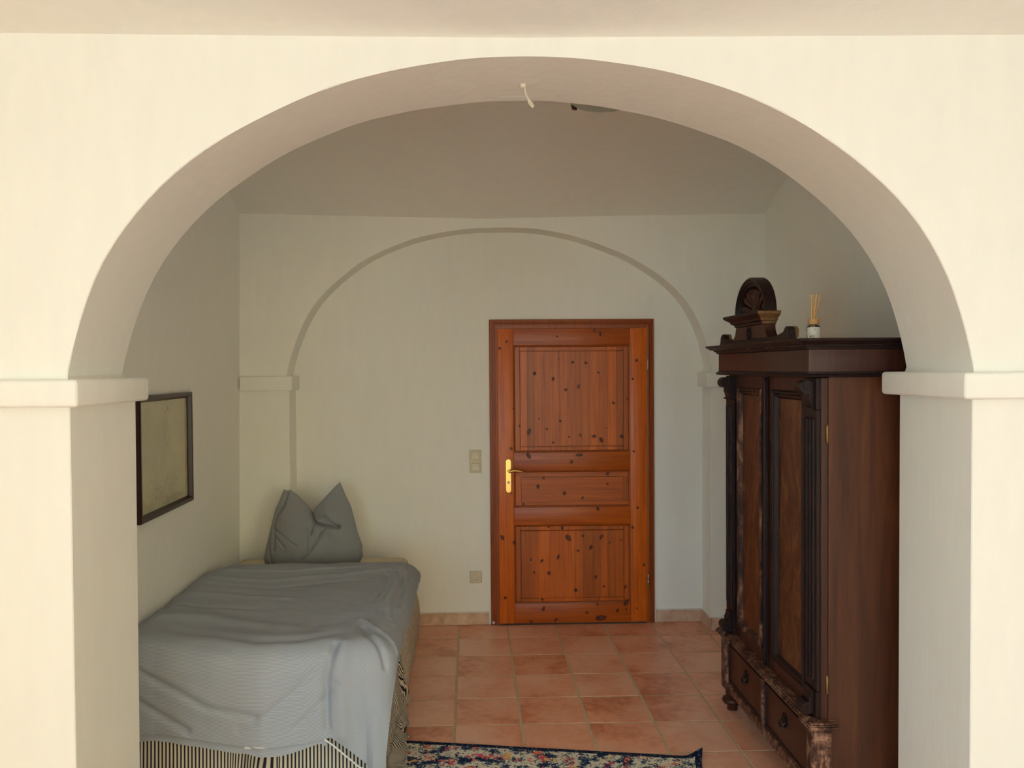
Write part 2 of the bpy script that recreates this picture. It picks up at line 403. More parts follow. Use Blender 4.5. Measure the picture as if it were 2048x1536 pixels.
for a, b in RAILS:
    bm = B(); box(bm, SX0+.0006, SX1-.0006, YD, YN-.001, a, b, .003); obj('rail', bm, PINE_H, door, True)
YPAN, YFLD = 5.549, 5.5425
def stave(x0, x1, z0, z1, mat, par, raised=True):
    e = .034
    if raised: pts = [(YN-.002, z0), (YPAN, z0), (YPAN, z0+e), (YPAN+.007, z0+e+.001), (YPAN+.007, z0+e+.004), (YFLD, z0+e+.008), (YFLD, z1-e-.008), (YPAN+.007, z1-e-.004), (YPAN+.007, z1-e-.001), (YPAN, z1-e), (YPAN, z1), (YN-.002, z1)]
    else: pts = [(YN-.002, z0), (YPAN, z0), (YPAN, z1), (YN-.002, z1)]
    bm = B(); prism(bm, pts, 'x', x0, x1); obj('stave', bm, mat, par)
for z0, z1, n_ in ((1.158, 1.873, 13), (.142, .672, 12)):
    pan = thing('panel', ((SX0+SX1)/2, YN, z0)); pan.parent = door; pan.location = LOC[pan]-LOC[door]
    ws = [random.uniform(.7, 1.3) for _ in range(n_)]; x = .330; tot = sum(ws)
    stave(SX0, .330-.0035, z0, z1, PINE, pan, False); stave(1.0225, SX1, z0, z1, PINE, pan, False)
    bm = B(); box(bm, SX0, SX1, YN-.0016, YN-.0006, z0, z1); obj('panel_backing', bm, PINE_F, pan)
    for w in ws:
        x2 = x+w/tot*(1.019-.330); stave(x+.0003, x2-.0003, z0, z1, PINE, pan); x = x2
    bm = B(); ring_frame(bm, SX0, SX1, z0, z1, [(0, YD+.001), (.004, YD+.003), (.008, YD+.004), (.013, YPAN+.0005)], 'y'); obj('panel_moulding', bm, PINE_F, pan)
pan = thing('panel', ((SX0+SX1)/2, YN, .789)); pan.parent = door; pan.location = LOC[pan]-LOC[door]
for a, b, y in ((.789, .823, YPAN), (.825, .905, YFLD), (.9055, .992, YFLD), (.994, 1.036, YPAN)):
    bm = B(); x0, x1 = (SX0, SX1) if y == YPAN else (.333, 1.016)
    box(bm, x0, x1, y, YN-.002, a, b); obj('board', bm, PINE_H, pan)
for x0, x1 in ((SX0, .331), (1.018, SX1)):
    bm = B(); box(bm, x0, x1, YPAN, YN-.002, .824, .9935); obj('board', bm, PINE, pan)
bm = B(); ring_frame(bm, SX0, SX1, .789, 1.036, [(0, YD+.001), (.004, YD+.003), (.008, YD+.004), (.013, YPAN+.0005)], 'y'); obj('panel_moulding', bm, PINE_F, pan)
KN = [(126, 150, 12), (93, 182, 12), (540, 95, 10), (568, 113, 8), (365, 125, 9), (258, 300, 14), (438, 248, 14), (500, 250, 12), (372, 230, 7), (346, 326, 9), (406, 377, 13), (466, 362, 10),
      (560, 295, 8), (722, 326, 6), (740, 238, 10), (316, 562, 12), (280, 515, 8), (380, 525, 8), (232, 575, 12), (346, 627, 10), (422, 600, 8), (475, 592, 8), (540, 597, 14), (574, 614, 12), (598, 558, 6),
      (632, 440, 10), (670, 598, 15), (148, 655, 11), (187, 550, 7), (157, 466, 5), (697, 420, 7), (706, 525, 12), (726, 668, 7), (230, 688, 14), (470, 685, 24), (432, 718, 12), (605, 773, 16), (603, 822, 7),
      (300, 795, 8), (275, 835, 12), (400, 866, 16), (485, 888, 10), (205, 922, 11), (557, 938, 13), (710, 815, 14), (722, 1027, 12), (105, 1075, 15), (162, 1100, 11), (325, 1025, 10), (390, 1030, 12),
      (418, 1078, 15), (487, 1068, 10), (575, 1072, 11), (614, 1100, 8), (665, 1086, 10), (524, 1122, 10), (464, 1138, 7), (370, 1167, 9), (241, 1181, 8), (293, 1186, 8), (256, 1241, 8), (326, 1244, 15),
      (548, 1262, 13), (453, 1325, 15), (586, 1307, 11), (686, 1312, 9), (656, 1280, 6), (295, 1370, 12), (690, 1383, 14), (555, 1390, 9), (505, 1430, 12), (650, 1420, 11), (572, 1455, 32), (358, 1465, 12),
      (240, 1475, 11), (300, 1412, 10), (775, 1205, 11), (745, 935, 12), (742, 1410, 8), (692, 1415, 7), (150, 868, 6), (120, 1360, 14)]
bm = B(); uvl = bm.loops.layers.uv.verify()
for a, b, s in KN:
    v = px_y(960+a*.42316, 620+b*.42316, YD)
    y = YD
    if SX0 < v.x < SX1:
        for z0, z1 in ((1.158, 1.873), (.142, .672), (.789, 1.036)):
            if z0 < v.z < z1: y = YFLD if (.336 < v.x < 1.012 and z0+.042 < v.z < z1-.042) else YPAN
    rx = s*.42316*5.54/F_PX*1.0; rx *= random.uniform(.75, 1.1); rz = rx*random.uniform(.7, 1.9); an = random.uniform(-.9, .9)
    if s > 20: rx *= 1.2; rz = rx*.45; an = .1
    ring = []
    c0 = bm.verts.new((v.x, y-.0006, v.z))
    for q in range(12):
        ca, sa = math.cos(q*PI/6), math.sin(q*PI/6)
        ring.append((bm.verts.new((v.x+rx*ca*math.cos(an)-rz*sa*math.sin(an), y-.0006, v.z+rx*ca*math.sin(an)+rz*sa*math.cos(an))), ca, sa))
    for q in range(12):
        A, C = ring[q], ring[(q+1) % 12]
        f = bm.faces.new((c0, A[0], C[0]))
        for lp, uvv in zip(f.loops, ((0, 0), A[1:], C[1:])): lp[uvl].uv = uvv
obj('wood_knots', bm, KNOT, door)
bm = B(); box(bm, .19, 1.17, YD+.004, YN-.001, .0005, .0115); obj('threshold', bm, m_flat('threshold_strip', lin(70, 52, 40), .7), door)
# lock plate, lever, cylinder
bm = B(); pts = []
for cz, a0 in ((1.098, 0), (.909, PI)):
    for q in range(9): a = a0+PI*q/8; pts.append((.2475+.0165*math.cos(a), cz+.0165*math.sin(a)))
fs = prism(bm, pts, 'y', YD-.006, YD+.001)
bmesh.ops.bevel(bm, geom=list(fs[0].edges), offset=.002, segments=2, affect='EDGES')
plate = obj('lock_plate', bm, BRASS, door, True)
bm = B(); lathe(bm, [(.011, 0), (.011, -.02), (.009, -.03), (.0085, -.045)], (.2485, YD-.005, 1.036), 16, 'y')
tube(bm, [(.2485, YD-.046, 1.034), (.262, YD-.050, 1.040), (.285, YD-.050, 1.044), (.315, YD-.048, 1.041), (.340, YD-.046, 1.033), (.350, YD-.045, 1.029)], [.0085, .0085, .007, .0065, .006, .004], 10)
obj('lever_handle', bm, BRASS, plate, True)
bm = B(); lathe(bm, [(.0095, 0), (.0095, -.004), (.0085, -.005)], (.2485, YD-.005, .960), 16, 'y'); obj('key_cylinder', bm, STEEL, plate, True)
bm = B(); box(bm, .2475, .2495, YD-.0112, YD-.0100, .956, .966); obj('keyhole', bm, BLACK, plate)
for z in (1.100, .907):
    bm = B(); lathe(bm, [(.003, 0), (.003, -.0015)], (.2475, YD-.0055, z), 10, 'y'); obj('screw', bm, STEEL, plate)
for z0, z1 in ((1.702, 1.779), (.252, .333)):
    bm = B(); lathe(bm, [(.0035, z0), (.0065, z0+.004), (.0065, (z0+z1)/2-.001), (.006, (z0+z1)/2), (.0065, (z0+z1)/2+.001), (.0065, z1-.004), (.0035, z1)], (1.1825, YD-.001, 0), 12)
    obj('hinge', bm, STEEL, door, True)
bm = B(); lathe(bm, [(.009, 0), (.009, -.003)], (.142, 5.5465, .018), 10, 'y'); obj('paint_chip', bm, CAULK, door)

# ================================================================== SWITCH + SOCKET
sw = thing('light_switch', (.029, YN, 1.022), 'cream double rocker light switch left of the pine door', 'light switch')
bm = B(); box(bm, -.012, .069, YN-.010, YN-.0005, 1.023, 1.178, .004, 3); obj('switch_plate', bm, CREAM_PL, sw, True)
for z in (1.062, 1.139):
    bm = B(); ring_frame(bm, -.002, .059, z-.031, z+.031, [(0, YN-.0095), (.001, YN-.013), (.004, YN-.013), (.005, YN-.010)], 'y'); obj('rocker_frame', bm, CREAM_PL, sw)
    bm = B(); x0, x1, z0, z1 = .005, .052, z-.025, z+.025
    prism(bm, [(YN-.0095, z0), (YN-.0155, z0+.002), (YN-.011, z+.002), (YN-.014, z1-.002), (YN-.0095, z1)], 'x', x0, x1); obj('rocker', bm, CREAM_PL2, sw)
sk = thing('wall_socket', (.024, YN, .28), 'cream wall socket above the skirting left of the door', 'socket')
bm = B(); box(bm, -.016, .065, YN-.009, YN-.0005, .281, .362, .006, 3); obj('socket_plate', bm, CREAM_PL, sk, True)
bm = B(); c = (.0245, YN-.0085, .3215)
prof = [(.0235, 0), (.0235, -.004), (.0205, -.004), (.0195, .003), (.001, .003)]
lathe(bm, prof, c, 24, 'y'); obj('socket_cup', bm, CREAM_PL2, sk, True)
for dx in (-.0095, .0095):
    bm = B(); lathe(bm, [(.0032, .0022), (.0032, .0010)], (c[0]+dx, c[1], c[2]+.003), 10, 'y'); obj('pin_hole', bm, BLACK, sk)
for dz in (-.019, .019):
    bm = B(); box(bm, c[0]-.003, c[0]+.003, c[1]-.0012, c[1]+.0025, c[2]+dz-.003, c[2]+dz+.002); obj('earth_clip', bm, STEEL if dz > 0 else BLACK, sk)

# ================================================================== WARDROBE
wr = thing('wardrobe', (1.6, 3.6, 0), 'antique dark mahogany wardrobe with carved crest and worn plinth', 'wardrobe')
CF, YW0, YW1 = 1.325, 3.05, 4.15
for y0, y1 in ((YW0, YW0+.025), (YW1-.025, YW1)):
    bm = B(); box(bm, CF, 1.905, y0, y1, .07, 1.70); obj('side_panel', bm, WARD_SIDE, wr)
bm = B(); box(bm, 1.895, 1.905, YW0+.026, YW1-.026, .12, 1.69); obj('back_panel', bm, WARD, wr)
bm = B(); box(bm, CF, 1.893, YW0+.026, YW1-.026, .12, .14); obj('bottom_board', bm, WARD, wr)
# frieze, bead and cornice
FX, FY0, FY1 = 1.245, 3.036, 4.15
bm = B(); box(bm, FX, 1.905, FY0, FY1, 1.702, 1.786, .003); obj('frieze', bm, WARD, wr, True)
def usweep(prof, x0, y0, y1, mat, name, par, cap_top=True, xe=1.906):
    bm = B(); R = []
    for d, z in prof: R.append([bm.verts.new(q) for q in ((xe, y0-d, z), (x0-d, y0-d, z), (x0-d, y1+d, z), (xe, y1+d, z))])
    for A, C in zip(R, R[1:]):
        for q in range(3): bm.faces.new((A[q], A[q+1], C[q+1], C[q]))
    bm.faces.new(R[-1]); bm.faces.new(R[0][::-1])
    for q in (0, 3):
        bm.faces.new([r[q] for r in R])
    return obj(name, bm, mat, par, True, 25)
usweep([(0, 1.682), (.008, 1.684), (.012, 1.689), (.008, 1.694), (.003, 1.696), (.003, 1.7015)], FX, FY0, FY1, WARD_DK, 'frieze_bead', wr)
usweep([(0, 1.7865), (.008, 1.788), (.010, 1.795), (.018, 1.797), (.020, 1.803), (.034, 1.8055), (.042, 1.813), (.050, 1.817), (.052, 1.824), (.049, 1.826)], FX, FY0, FY1, WARD_DK, 'cornice', wr)
bm = B()
for q in range(46):      # chipped strip along the front cornice
    y = random.uniform(3.0, 3.75); L = random.uniform(.015, .07); d, z = random.choice(((.0475, 1.8175), (.0512, 1.821), (.036, 1.8085), (.019, 1.800)))
    box(bm, FX-d-.0012, FX-d+.004, y, y+L, z-.0015, z+random.uniform(.0005, .003))
obj('cornice_chips', bm, WORN, wr, kind='stuff')
# plinth
for y0, y1 in ((3.030, 3.098), (4.098, 4.168)):
    bm = B(); box(bm, 1.258, 1.335, y0, y1, .105, .372, .016, 3); obj('corner_post', bm, WORN, wr, True)
bm = B(); box(bm, 1.268, 1.335, 3.0985, 4.0975, .106, .148, .006, 2); obj('bottom_rail', bm, WORN, wr, True)
bm = B(); box(bm, 1.274, 1.335, 3.0985, 4.0975, .352, .374, .003, 2); obj('top_rail', bm, WARD, wr, True)
bm = B(); box(bm, 1.266, 1.335, 3.588, 3.612, .148, .352, .004, 2); obj('drawer_divider', bm, WORN, wr, True)
bm = B()
for x0, y0, y1, xe in ((1.262, 3.09, 4.10, 1.34), (1.250, 3.022, 3.105, 1.352), (1.250, 4.092, 4.176, 1.352)):
    for d, z0, z1 in ((.004, .374, .380), (.014, .3805, .389), (.009, .3895, .395), (.002, .3955, .402)):
        box(bm, x0-d, xe, y0-d*.6, y1+d*.6, z0, z1, .002, 1)
obj('plinth_moulding', bm, WORN, wr, True)
OLD_BRASS = m_flat('aged_brass', lin(150, 116, 66), .45, .9, var=.2)
IRON = m_flat('tarnished_pull', lin(52, 44, 40), .4, .8, var=.2)
for y0, y1, yh in ((3.1005, 3.5865, 3.356), (3.6135, 4.0960, 3.835)):
    bm = B(); box(bm, 1.279, 1.30, y0, y1, .150, .350, .003, 2); dr = obj('drawer', bm, WARD, wr, True)
    bm = B(); ring_frame(bm, y0+.004, y1-.004, .154, .346, [(0, 1.279), (.003, 1.274), (.008, 1.274), (.012, 1.279)]); obj('drawer_bead', bm, WARD_DK, dr)
    bm = B()
    lathe(bm, [(.016, 0), (.018, -.004), (.010, -.007), (.007, -.012), (.001, -.014)], (1.279, yh, .272), 14, 'x')
    for q in range(8):
        a = q*PI/4+.3; lathe(bm, [(.007, 0), (.007, -.003), (.003, -.006)], (1.279, yh+.022*math.cos(a), .272+.026*math.sin(a)), 8, 'x')
    tube(bm, [(1.272, yh-.022, .272), (1.262, yh-.02, .256), (1.258, yh, .246), (1.262, yh+.02, .256), (1.272, yh+.022, .272)], .0035, 8)
    obj('drawer_pull', bm, IRON, dr, True)
for x, y in ((1.303, 4.122), (1.303, 3.078), (1.85, 4.10), (1.85, 3.10)):
    bm = B(); lathe(bm, [(.022, 0.001), (.026, .004), (.026, .018), (.030, .026), (.043, .034), (.050, .046), (.050, .054), (.042, .064), (.030, .070), (.026, .076), (.034, .082), (.034, .0895), (.030, .106)], (x, y, 0), 22)
    obj('bun_foot', bm, WARD if x < 1.5 else WARD_DK, wr, True)
# doors: leaf frame, panel, moulding, pilaster, consoles
def scroll(cx, cz, r, tail, flip, y0, y1, bm):
    """console profile in x-z: a volute in front of x=cx with a tail running down (or up) the pilaster"""
    pts = []; s = -1 if flip else 1
    for q in range(15):
        a = PI*.30+q/14*PI*1.30; pts.append((cx-r*.75+r*math.cos(a), cz+s*r*math.sin(a)))
    for t in (.25, .5, .75, 1.0):
        pts.append((cx-.004-(1-t)**2*.020, cz-s*(r*.9+t*tail)))
    pts += [(cx+.010, cz-s*(r*.9+tail)), (cx+.010, cz+s*r*.9)]
    prism(bm, pts if s > 0 else pts[::-1], 'y', y0, y1)
    for ye, sg in ((y0, -1), (y1, 1)):
        sp = [(cx-r*.75+(r*.86-.0042*a)*math.cos(a+1.2), ye+sg*.0005, cz+s*(r*.86-.0042*a)*math.sin(a+1.2)) for a in [q*.45 for q in range(1, 13)]]
        tube(bm, sp, .0022, 6)
def wdoor(y0, y1, py0, py1, pil0, pil1, inner_hi):
    d = thing('door', (CF, (y0+y1)/2, .404)); d.parent = wr; d.location = LOC[d]-LOC[wr]
    z0, z1, pz0, pz1 = .404, 1.680, .467, 1.618
    bm = B(); box(bm, 1.297, CF-.001, y0, py0, z0, z1, .002, 1); obj('stile', bm, WARD, d)
    bm = B(); box(bm, 1.297, CF-.001, py1, y1, z0, z1, .002, 1); obj('stile', bm, WARD, d)
    for a, b in ((z0, pz0), (pz1, z1)):
        bm = B(); box(bm, 1.2972, CF-.001, py0+.0005, py1-.0005, a, b); obj('rail', bm, WARD, d)
    bm = B(); box(bm, 1.306, 1.318, py0+.001, py1-.001, pz0+.001, pz1-.001); obj('panel', bm, BURL, d)
    bm = B(); ring_frame(bm, py0-.006, py1+.006, pz0-.006, pz1+.006, [(0, 1.2985), (0, 1.291), (.006, 1.285), (.012, 1.286), (.016, 1.291), (.020, 1.288), (.026, 1.290), (.032, 1.302), (.036, 1.306)])
    obj('panel_moulding', bm, WARD_DK if inner_hi else WORN_DK, d, True, 30)
    bm = B(); box(bm, 1.281, 1.2968, pil0, pil1, .505, 1.562, .003, 1); pi = obj('pilaster', bm, WARD_DK, d)
    bm = B()
    for t in (.22, .5, .78):
        yc = pil0+(pil1-pil0)*t; lathe(bm, [(.001, .545), (.008, .552), (.008, 1.525), (.001, 1.532)], (1.281, yc, 0), 10)
    obj('reeding', bm, WARD_DK, pi, True)
    for top in (True, False):
        bm = B(); ym = (pil0+pil1)/2
        box(bm, 1.281, 1.2968, pil0+.004, pil1-.004, 1.563 if top else .408, 1.678 if top else .504)
        if top: scroll(1.276, 1.645, .026, .062, False, ym-.030, ym+.030, bm); box(bm, 1.262, 1.2968, ym-.034, ym+.034, 1.563, 1.571, .002, 1)
        else:
            scroll(1.276, .437, .024, .050, True, ym-.030, ym+.030, bm)
        obj('console_bracket', bm, WARD_DK, d, True)
    return d
k = NT('worn_moulding', .55, .3)
a = k.noise(k.pos((6, 6, 3)), 2.5, 5, .7, .5)
k.col(k.ramp(a, [(.42, lin(40, 22, 18)), (.52, lin(84, 52, 38)), (.62, lin(142, 104, 80))])); WORN_DK = k.m
dn = wdoor(YW0, 3.5995, 3.195, 3.527, YW0+.003, 3.160, True)
df = wdoor(3.6005, YW1, 3.672, 3.990, 4.040, YW1-.003, False)
bm = B(); box(bm, 1.283, 1.2968, 3.586, 3.622, .41, 1.676, .003, 1); lathe(bm, [(.001, .412), (.009, .42), (.009, 1.665), (.001, 1.674)], (1.284, 3.604, 0), 12); obj('astragal', bm, WARD_DK, df, True)
for z0, z1 in ((1.437, 1.506), (.50, .57)):
    bm = B(); lathe(bm, [(.002, z0), (.005, z0+.004), (.005, z1-.004), (.002, z1)], (CF-.006, YW0-.003, 0), 10); obj('hinge', bm, OLD_BRASS, dn, True)
bm = B(); lathe(bm, [(.008, 0), (.009, -.002), (.004, -.003)], (1.2865, 3.634, 1.04), 10, 'x'); box(bm, 1.2845, 1.2965, 3.628, 3.640, 1.0, 1.08); obj('lock_escutcheon', bm, IRON, df, True)
# carved crest on top of the cornice
PX, ZT = 1.243, 1.826
cr = thing('crest', (PX, 3.648, ZT)); cr.parent = wr; cr.location = LOC[cr]-LOC[wr]
def outline(pts, x0, x1, mat, name, bev=.002, sm=True):
    bm = B(); fs = prism(bm, pts, 'x', x0, x1)
    if bev: bmesh.ops.bevel(bm, geom=list(fs[0].edges), offset=bev, segments=2, affect='EDGES')
    return obj(name, bm, mat, cr, sm, 30)
YC = 3.665
half = [(.46, 0), (.46, .010), (.447, .012), (.447, .022), (.443, .040), (.430, .052), (.412, .056), (.398, .050), (.390, .036), (.372, .030), (.335, .028), (.32, .018), (.21, .018)]
def mirror(h): return [(YC-a, ZT+b) for a, b in h] + [(YC+a, ZT+b) for a, b in h[::-1]]
outline(mirror(half), PX, PX+.026, WARD_DK, 'base_board')
bm = B()
prism(bm, [(YC-a, ZT+b) for a, b in half[4:12]]+[(YC-.44, ZT+.012)], 'x', PX+.0262, PX+.040); obj('corner_scroll', bm, RAW, cr)
bm = B()
prism(bm, [(YC+a, ZT+b) for a, b in half[4:12]]+[(YC+.44, ZT+.012)], 'x', PX+.0262, PX+.040); obj('corner_scroll', bm, RAW, cr)
blk = [(.235, .0185), (.215, .026), (.197, .040), (.188, .058), (.186, .076)]
outline(mirror(blk), PX-.006, PX+.042, WARD, 'pedestal')
bm = B(); R = []
for d, z in ((.176, .0765), (.184, .080), (.186, .088), (.200, .092), (.206, .102), (.222, .110), (.236, .118), (.238, .128), (.232, .130)):
    e = d-.176; R.append([bm.verts.new(q) for q in ((PX+.048, YC-d, ZT+z), (PX-.008-e*.7, YC-d, ZT+z), (PX-.008-e*.7, YC+d, ZT+z), (PX+.048, YC+d, ZT+z))])
for A, C in zip(R, R[1:]):
    for q in range(4): bm.faces.new((A[q], A[(q+1) % 4], C[(q+1) % 4], C[q]))
bm.faces.new(R[0][::-1]); bm.faces.new(R[-1])
bm.normal_update()
for f in bm.faces:
    c_ = f.calc_center_median()
    if c_.y < YC-.17 and abs(f.normal.x) < .2: f.material_index = 1
obj('crest_moulding', bm, [WARD_DK, RAW], cr, True, 25)
ZA = ZT+.1302; RA, HA = .198, .160
def half_ell(ry, rz, n=24): return [(YC+ry*math.cos(PI*i/n), ZA+rz*math.sin(PI*i/n)) for i in range(n+1)]
def arch_ring(prof, x0, x1, name, mat):
    bm = B(); R = []
    for d, x in prof:
        R.append([bm.verts.new((x, a, b)) for a, b in half_ell(RA-d, HA-d)])
    R.append(R[0])
    for A, C in zip(R, R[1:]):
        for q in range(24): bm.faces.new((A[q], A[q+1], C[q+1], C[q]))
    for q in (0, 24): bm.faces.new([r[q] for r in R[:-1]])
    return obj(name, bm, mat, cr, True, 35)
arch_ring([(0, PX+.044), (0, PX-.004), (.004, PX-.008), (.010, PX-.008), (.014, PX-.003), (.022, PX-.004), (.027, PX+.004), (.034, PX+.003), (.042, PX+.016), (.042, PX+.044)], 0, 0, 'crest_arch', WARD_DK)
bm = B(); fs = prism(bm, half_ell(RA-.041, HA-.041), 'x', PX+.034, PX+.043); obj('shell_ground', bm, WARD, cr)
bm = B(); NR = 9
for q in range(NR):          # fluted shell
    a = PI*(q+.5)/NR; ln = .148*math.cos(a)**2+.104*math.sin(a)**2
    dirv = Vector((0, math.cos(a), math.sin(a)))
    pp = [Vector((PX+.032, YC, ZA+.004))+dirv*ln*t for t in (.18, .4, .6, .8, .95, 1.0)]
    tube(bm, [(v.x+(.0, -.002, -.004, -.006, -.006, 0)[i], v.y, v.z) for i, v in enumerate(pp)], [.004, .008, .012, .017, .019, .010], 8)
lathe(bm, [(.026, 0), (.026, -.014), (.015, -.022), (.002, -.024)], (PX+.034, YC, ZA+.014), 14, 'x')
obj('shell', bm, WARD, cr, True)
bm = B()
for q in range(6):
    a = q*PI/3; lathe(bm, [(.012, 0), (.012, -.004), (.004, -.011)], (PX-.006, YC+.016*math.cos(a), ZT+.045+.017*math.sin(a)), 8, 'x')
lathe(bm, [(.011, 0), (.010, -.012), (.002, -.016)], (PX-.006, YC, ZT+.045), 10, 'x'); obj('rosette', bm, WARD_DK, cr, True)

# ================================================================== REED DIFFUSER
df_ = thing('reed_diffuser', (1.315, 3.16, 1.826), 'small glass reed diffuser with wooden collar on top of the wardrobe', 'diffuser')
k = NT('clear_glass', .03, .5); k.b.inputs['Transmission Weight'].default_value = 1; k.b.inputs['Base Color'].default_value = (.9, .93, .92, 1); GLASS = k.m
def at(bm, prof): return lathe(bm, prof, (1.315, 3.16, 1.826), 28)
bm = B(); at(bm, [(.023, .0), (.0255, .004), (.0255, .046), (.022, .052), (.0145, .055), (.0145, .060)]); obj('bottle', bm, GLASS, df_, True)
LAB = m_flat('paper_label', lin(214, 206, 192), .7)
bm = B()
ps = [bm.verts.new((1.315+.0259*math.sin(a), 3.16-.0259*math.cos(a), 1.826+z)) for z in (.004, .046) for a in [(-1.5+q*.15) for q in range(21)]]
for q in range(20): bm.faces.new((ps[q], ps[q+1], ps[22+q], ps[21+q]))
lb = obj('label', bm, LAB, df_, True, 180)
bm = B()
for q, z in enumerate((.040, .0375, .035)):      # small print at the top of the label
    box(bm, 1.304, 1.316, 3.1336, 3.1341, 1.826+z, 1.826+z+.0009)
obj('small_print', bm, m_flat('grey_ink', lin(150, 142, 132), .8), df_)
INK = m_flat('dark_ink', lin(60, 54, 50), .8)
bm = B()                                         # printed ring mark with a bar in it, on the curved label
def on_label(a, z): return (1.315+.0262*math.sin(a), 3.16-.0262*math.cos(a), 1.826+z)
for c_, h_ in ((-.42, 1),):
    tube(bm, [on_label(c_-.02+.20*math.cos(t), .011+.0058*math.sin(t)) for t in [q*PI/8 for q in range(17)]], .0005, 5)
    tube(bm, [on_label(c_-.02, .008), on_label(c_-.02, .014)], .0006, 5)
for a_ in (-.86, -.80): tube(bm, [on_label(a_, .008), on_label(a_+.03, .014)], .0009, 5)
obj('printed_mark', bm, INK, df_, kind='stuff')
BEECH = m_wood('beech', lin(176, 128, 78), lin(196, 148, 92), lin(208, 164, 110), (20, 20, 4), .5, 2, .05)
bm = B(); at(bm, [(.0195, .0575), (.0205, .059), (.0205, .078), (.0195, .0795)]); obj('collar', bm, BEECH, df_, True)
REED = m_wood('rattan_reed', lin(190, 142, 84), lin(212, 166, 106), lin(226, 188, 132), (60, 60, 8), .6, 4, .08)
for dx, dy, top, tx_, ty_ in ((-.006, 0, .152, -.004, .006), (-.003, .004, .153, .008, .01), (0, -.004, .154, .012, -.004), (.001, .003, .153, .014, .004), (.004, 0, .152, .026, .002), (.006, .003, .150, .031, .008)):
    bm = B(); tube(bm, [(1.313+dx*.6, 3.16+dy, 1.832), (1.313+dx, 3.16+dy, 1.906), (1.313+tx_, 3.16+ty_, 1.826+top+.018)], .0022, 8); obj('reed', bm, REED, df_, True)

# ================================================================== BED
CREAM_F = NT('cream_cotton', .9, .1); k = CREAM_F
p = k.pos(); k.col(k.ramp(k.noise(p, 6, 3), [(.3, lin(206, 192, 164)), (.7, lin(222, 210, 184))])); k.bump(k.noise(k.pos((1, 1, 1)), 260, 2), .15, .001); CREAM_F = k.m
k = NT('quilted_cover', .95, .1); p = k.pos()
k.col(k.ramp(k.noise(p, 30, 3), [(.3, lin(176, 164, 148)), (.7, lin(204, 192, 174))]))
k.bump(k.math('ADD', k.noise(k.pos((40, 40, 18)), 2.2, 3, .6, 1.2), k.math('MULTIPLY', k.noise(p, 8, 3), 1.5)), .6, .006); QUILT = k.m
def m_stripe(name, ca, cb, period, width, axis, rough=.9, soft=.06, weave=0):
    k = NT(name, rough, .1)
    sp = k.n('SeparateXYZ', {0: k.n('UVMap').outputs[0]}).outputs[axis]
    fr = k.math('FRACT', k.math('DIVIDE', sp, period))
    tri = k.math('ABSOLUTE', k.math('SUBTRACT', fr, .5))
    c = k.ramp(tri, [(width/2-soft, ca), (width/2+soft, cb)])
    if weave:
        n_ = k.noise(k.pos((1, 1, 1), uv=True), 700, 2); c = k.mix(weave, c, k.ramp(n_, [(.3, (.6,)*3), (.7, (1.25,)*3)]), 'MULTIPLY')
        k.bump(n_, .12, .0008)
    k.col(c); return k.m
SKIRT_F = m_stripe('striped_ticking', lin(44, 44, 48), lin(216, 206, 188), .0155, .45, 0)
DUVET_F = m_stripe('fine_striped_cotton', lin(150, 155, 162), lin(186, 191, 199), .0054, .52, 1, soft=.14, weave=.5)
bed = thing('bed', (-.93, 4.34, 0), 'single bed with cream mattress and black and white striped skirt', 'bed')
bm = B(); box(bm, -1.478, -.412, 3.40, 5.345, .30, .518, .045, 5); obj('mattress', bm, CREAM_F, bed, True, 180)
bm = B(); box(bm, -1.475, -.43, 3.42, 5.34, .03, .299, .01, 2); obj('box_base', bm, CREAM_F, bed, True)
def cover(u, v):                          # cream bedspread hanging down the far right side
    y = 5.352 - u*1.30
    end = ss(.64, .76, u)
    z = .492 - v*.486 + end*.03*v
    x = -.418 + .012*ss(0, .12, v) + .058*ss(.05, .75, v) + .008*fbm(y*5, z*3) - end*.045*v + .014*math.sin(v*PI)*(1-end)
    return (x, y, z)
bm = B(); grid(bm, 50, 30, cover); obj('bedspread', bm, QUILT, bed, True, 180)
# striped skirt: front run, then right side ending in a bunched heap
def skirt_front(u, v):
    x = -1.478 + u*1.125; z = .372 - v*.360
    g = math.exp(-((x+.90)/.06)**2)+.7*math.exp(-((x+.80)/.03)**2)
    y = 3.388 - .012*v - (.006+.004*v)*math.sin(x*31)*fbm(x*3, 1.2) - g*.022*v*(1+math.sin(x*95)) - .004*v*fbm(x*14, z*4)
    return (x + g*.012*v*math.sin(x*60), y, z)
bm = B(); grid(bm, 260, 16, skirt_front, lambda u, v: (u*1.17+.05*math.exp(-((u-.51)/.06)**2)*v, v*.36)); obj('bed_skirt', bm, SKIRT_F, bed, True, 180, kind=None)
def skirt_side(u, v):
    y = 3.372 + u*.92; l = v*.47
    far = ss(.62, 1.0, u)
    if l < .30: x, z = -.392+.030*(l/.30)**2, .345-l
    else:
        a = (l-.30)/.17; x, z = -.362+.095*math.sin(a*PI/2)*(1-.80*u), .045*(1-a)**2*(1-a)+.013
    x += far*.012*math.sin(v*PI) + (.006+.012*v)*fbm(y*9, v*2, 3) + .008*math.sin(y*47+v*2)*v
    z += far*.085*math.sin(min(1, v*1.05)*PI)**2*(.6+.4*fbm(y*16, v*5)) + max(0, .010*fbm(y*12, v*6, 7))*v
    yy = y + .022*fbm(y*6, v*4, 5)*v - far*.05*v*v + far*.025*math.sin(v*9)
    return (x, yy, z)
bm = B(); grid(bm, 200, 46, skirt_side, lambda u, v: (u*1.12+.10*fbm(u*4, v*1.3, 9)*v+.05*ss(.62, 1, u)*math.sin(v*7), v*.47)); obj('bed_skirt', bm, SKIRT_F, bed, True, 180)

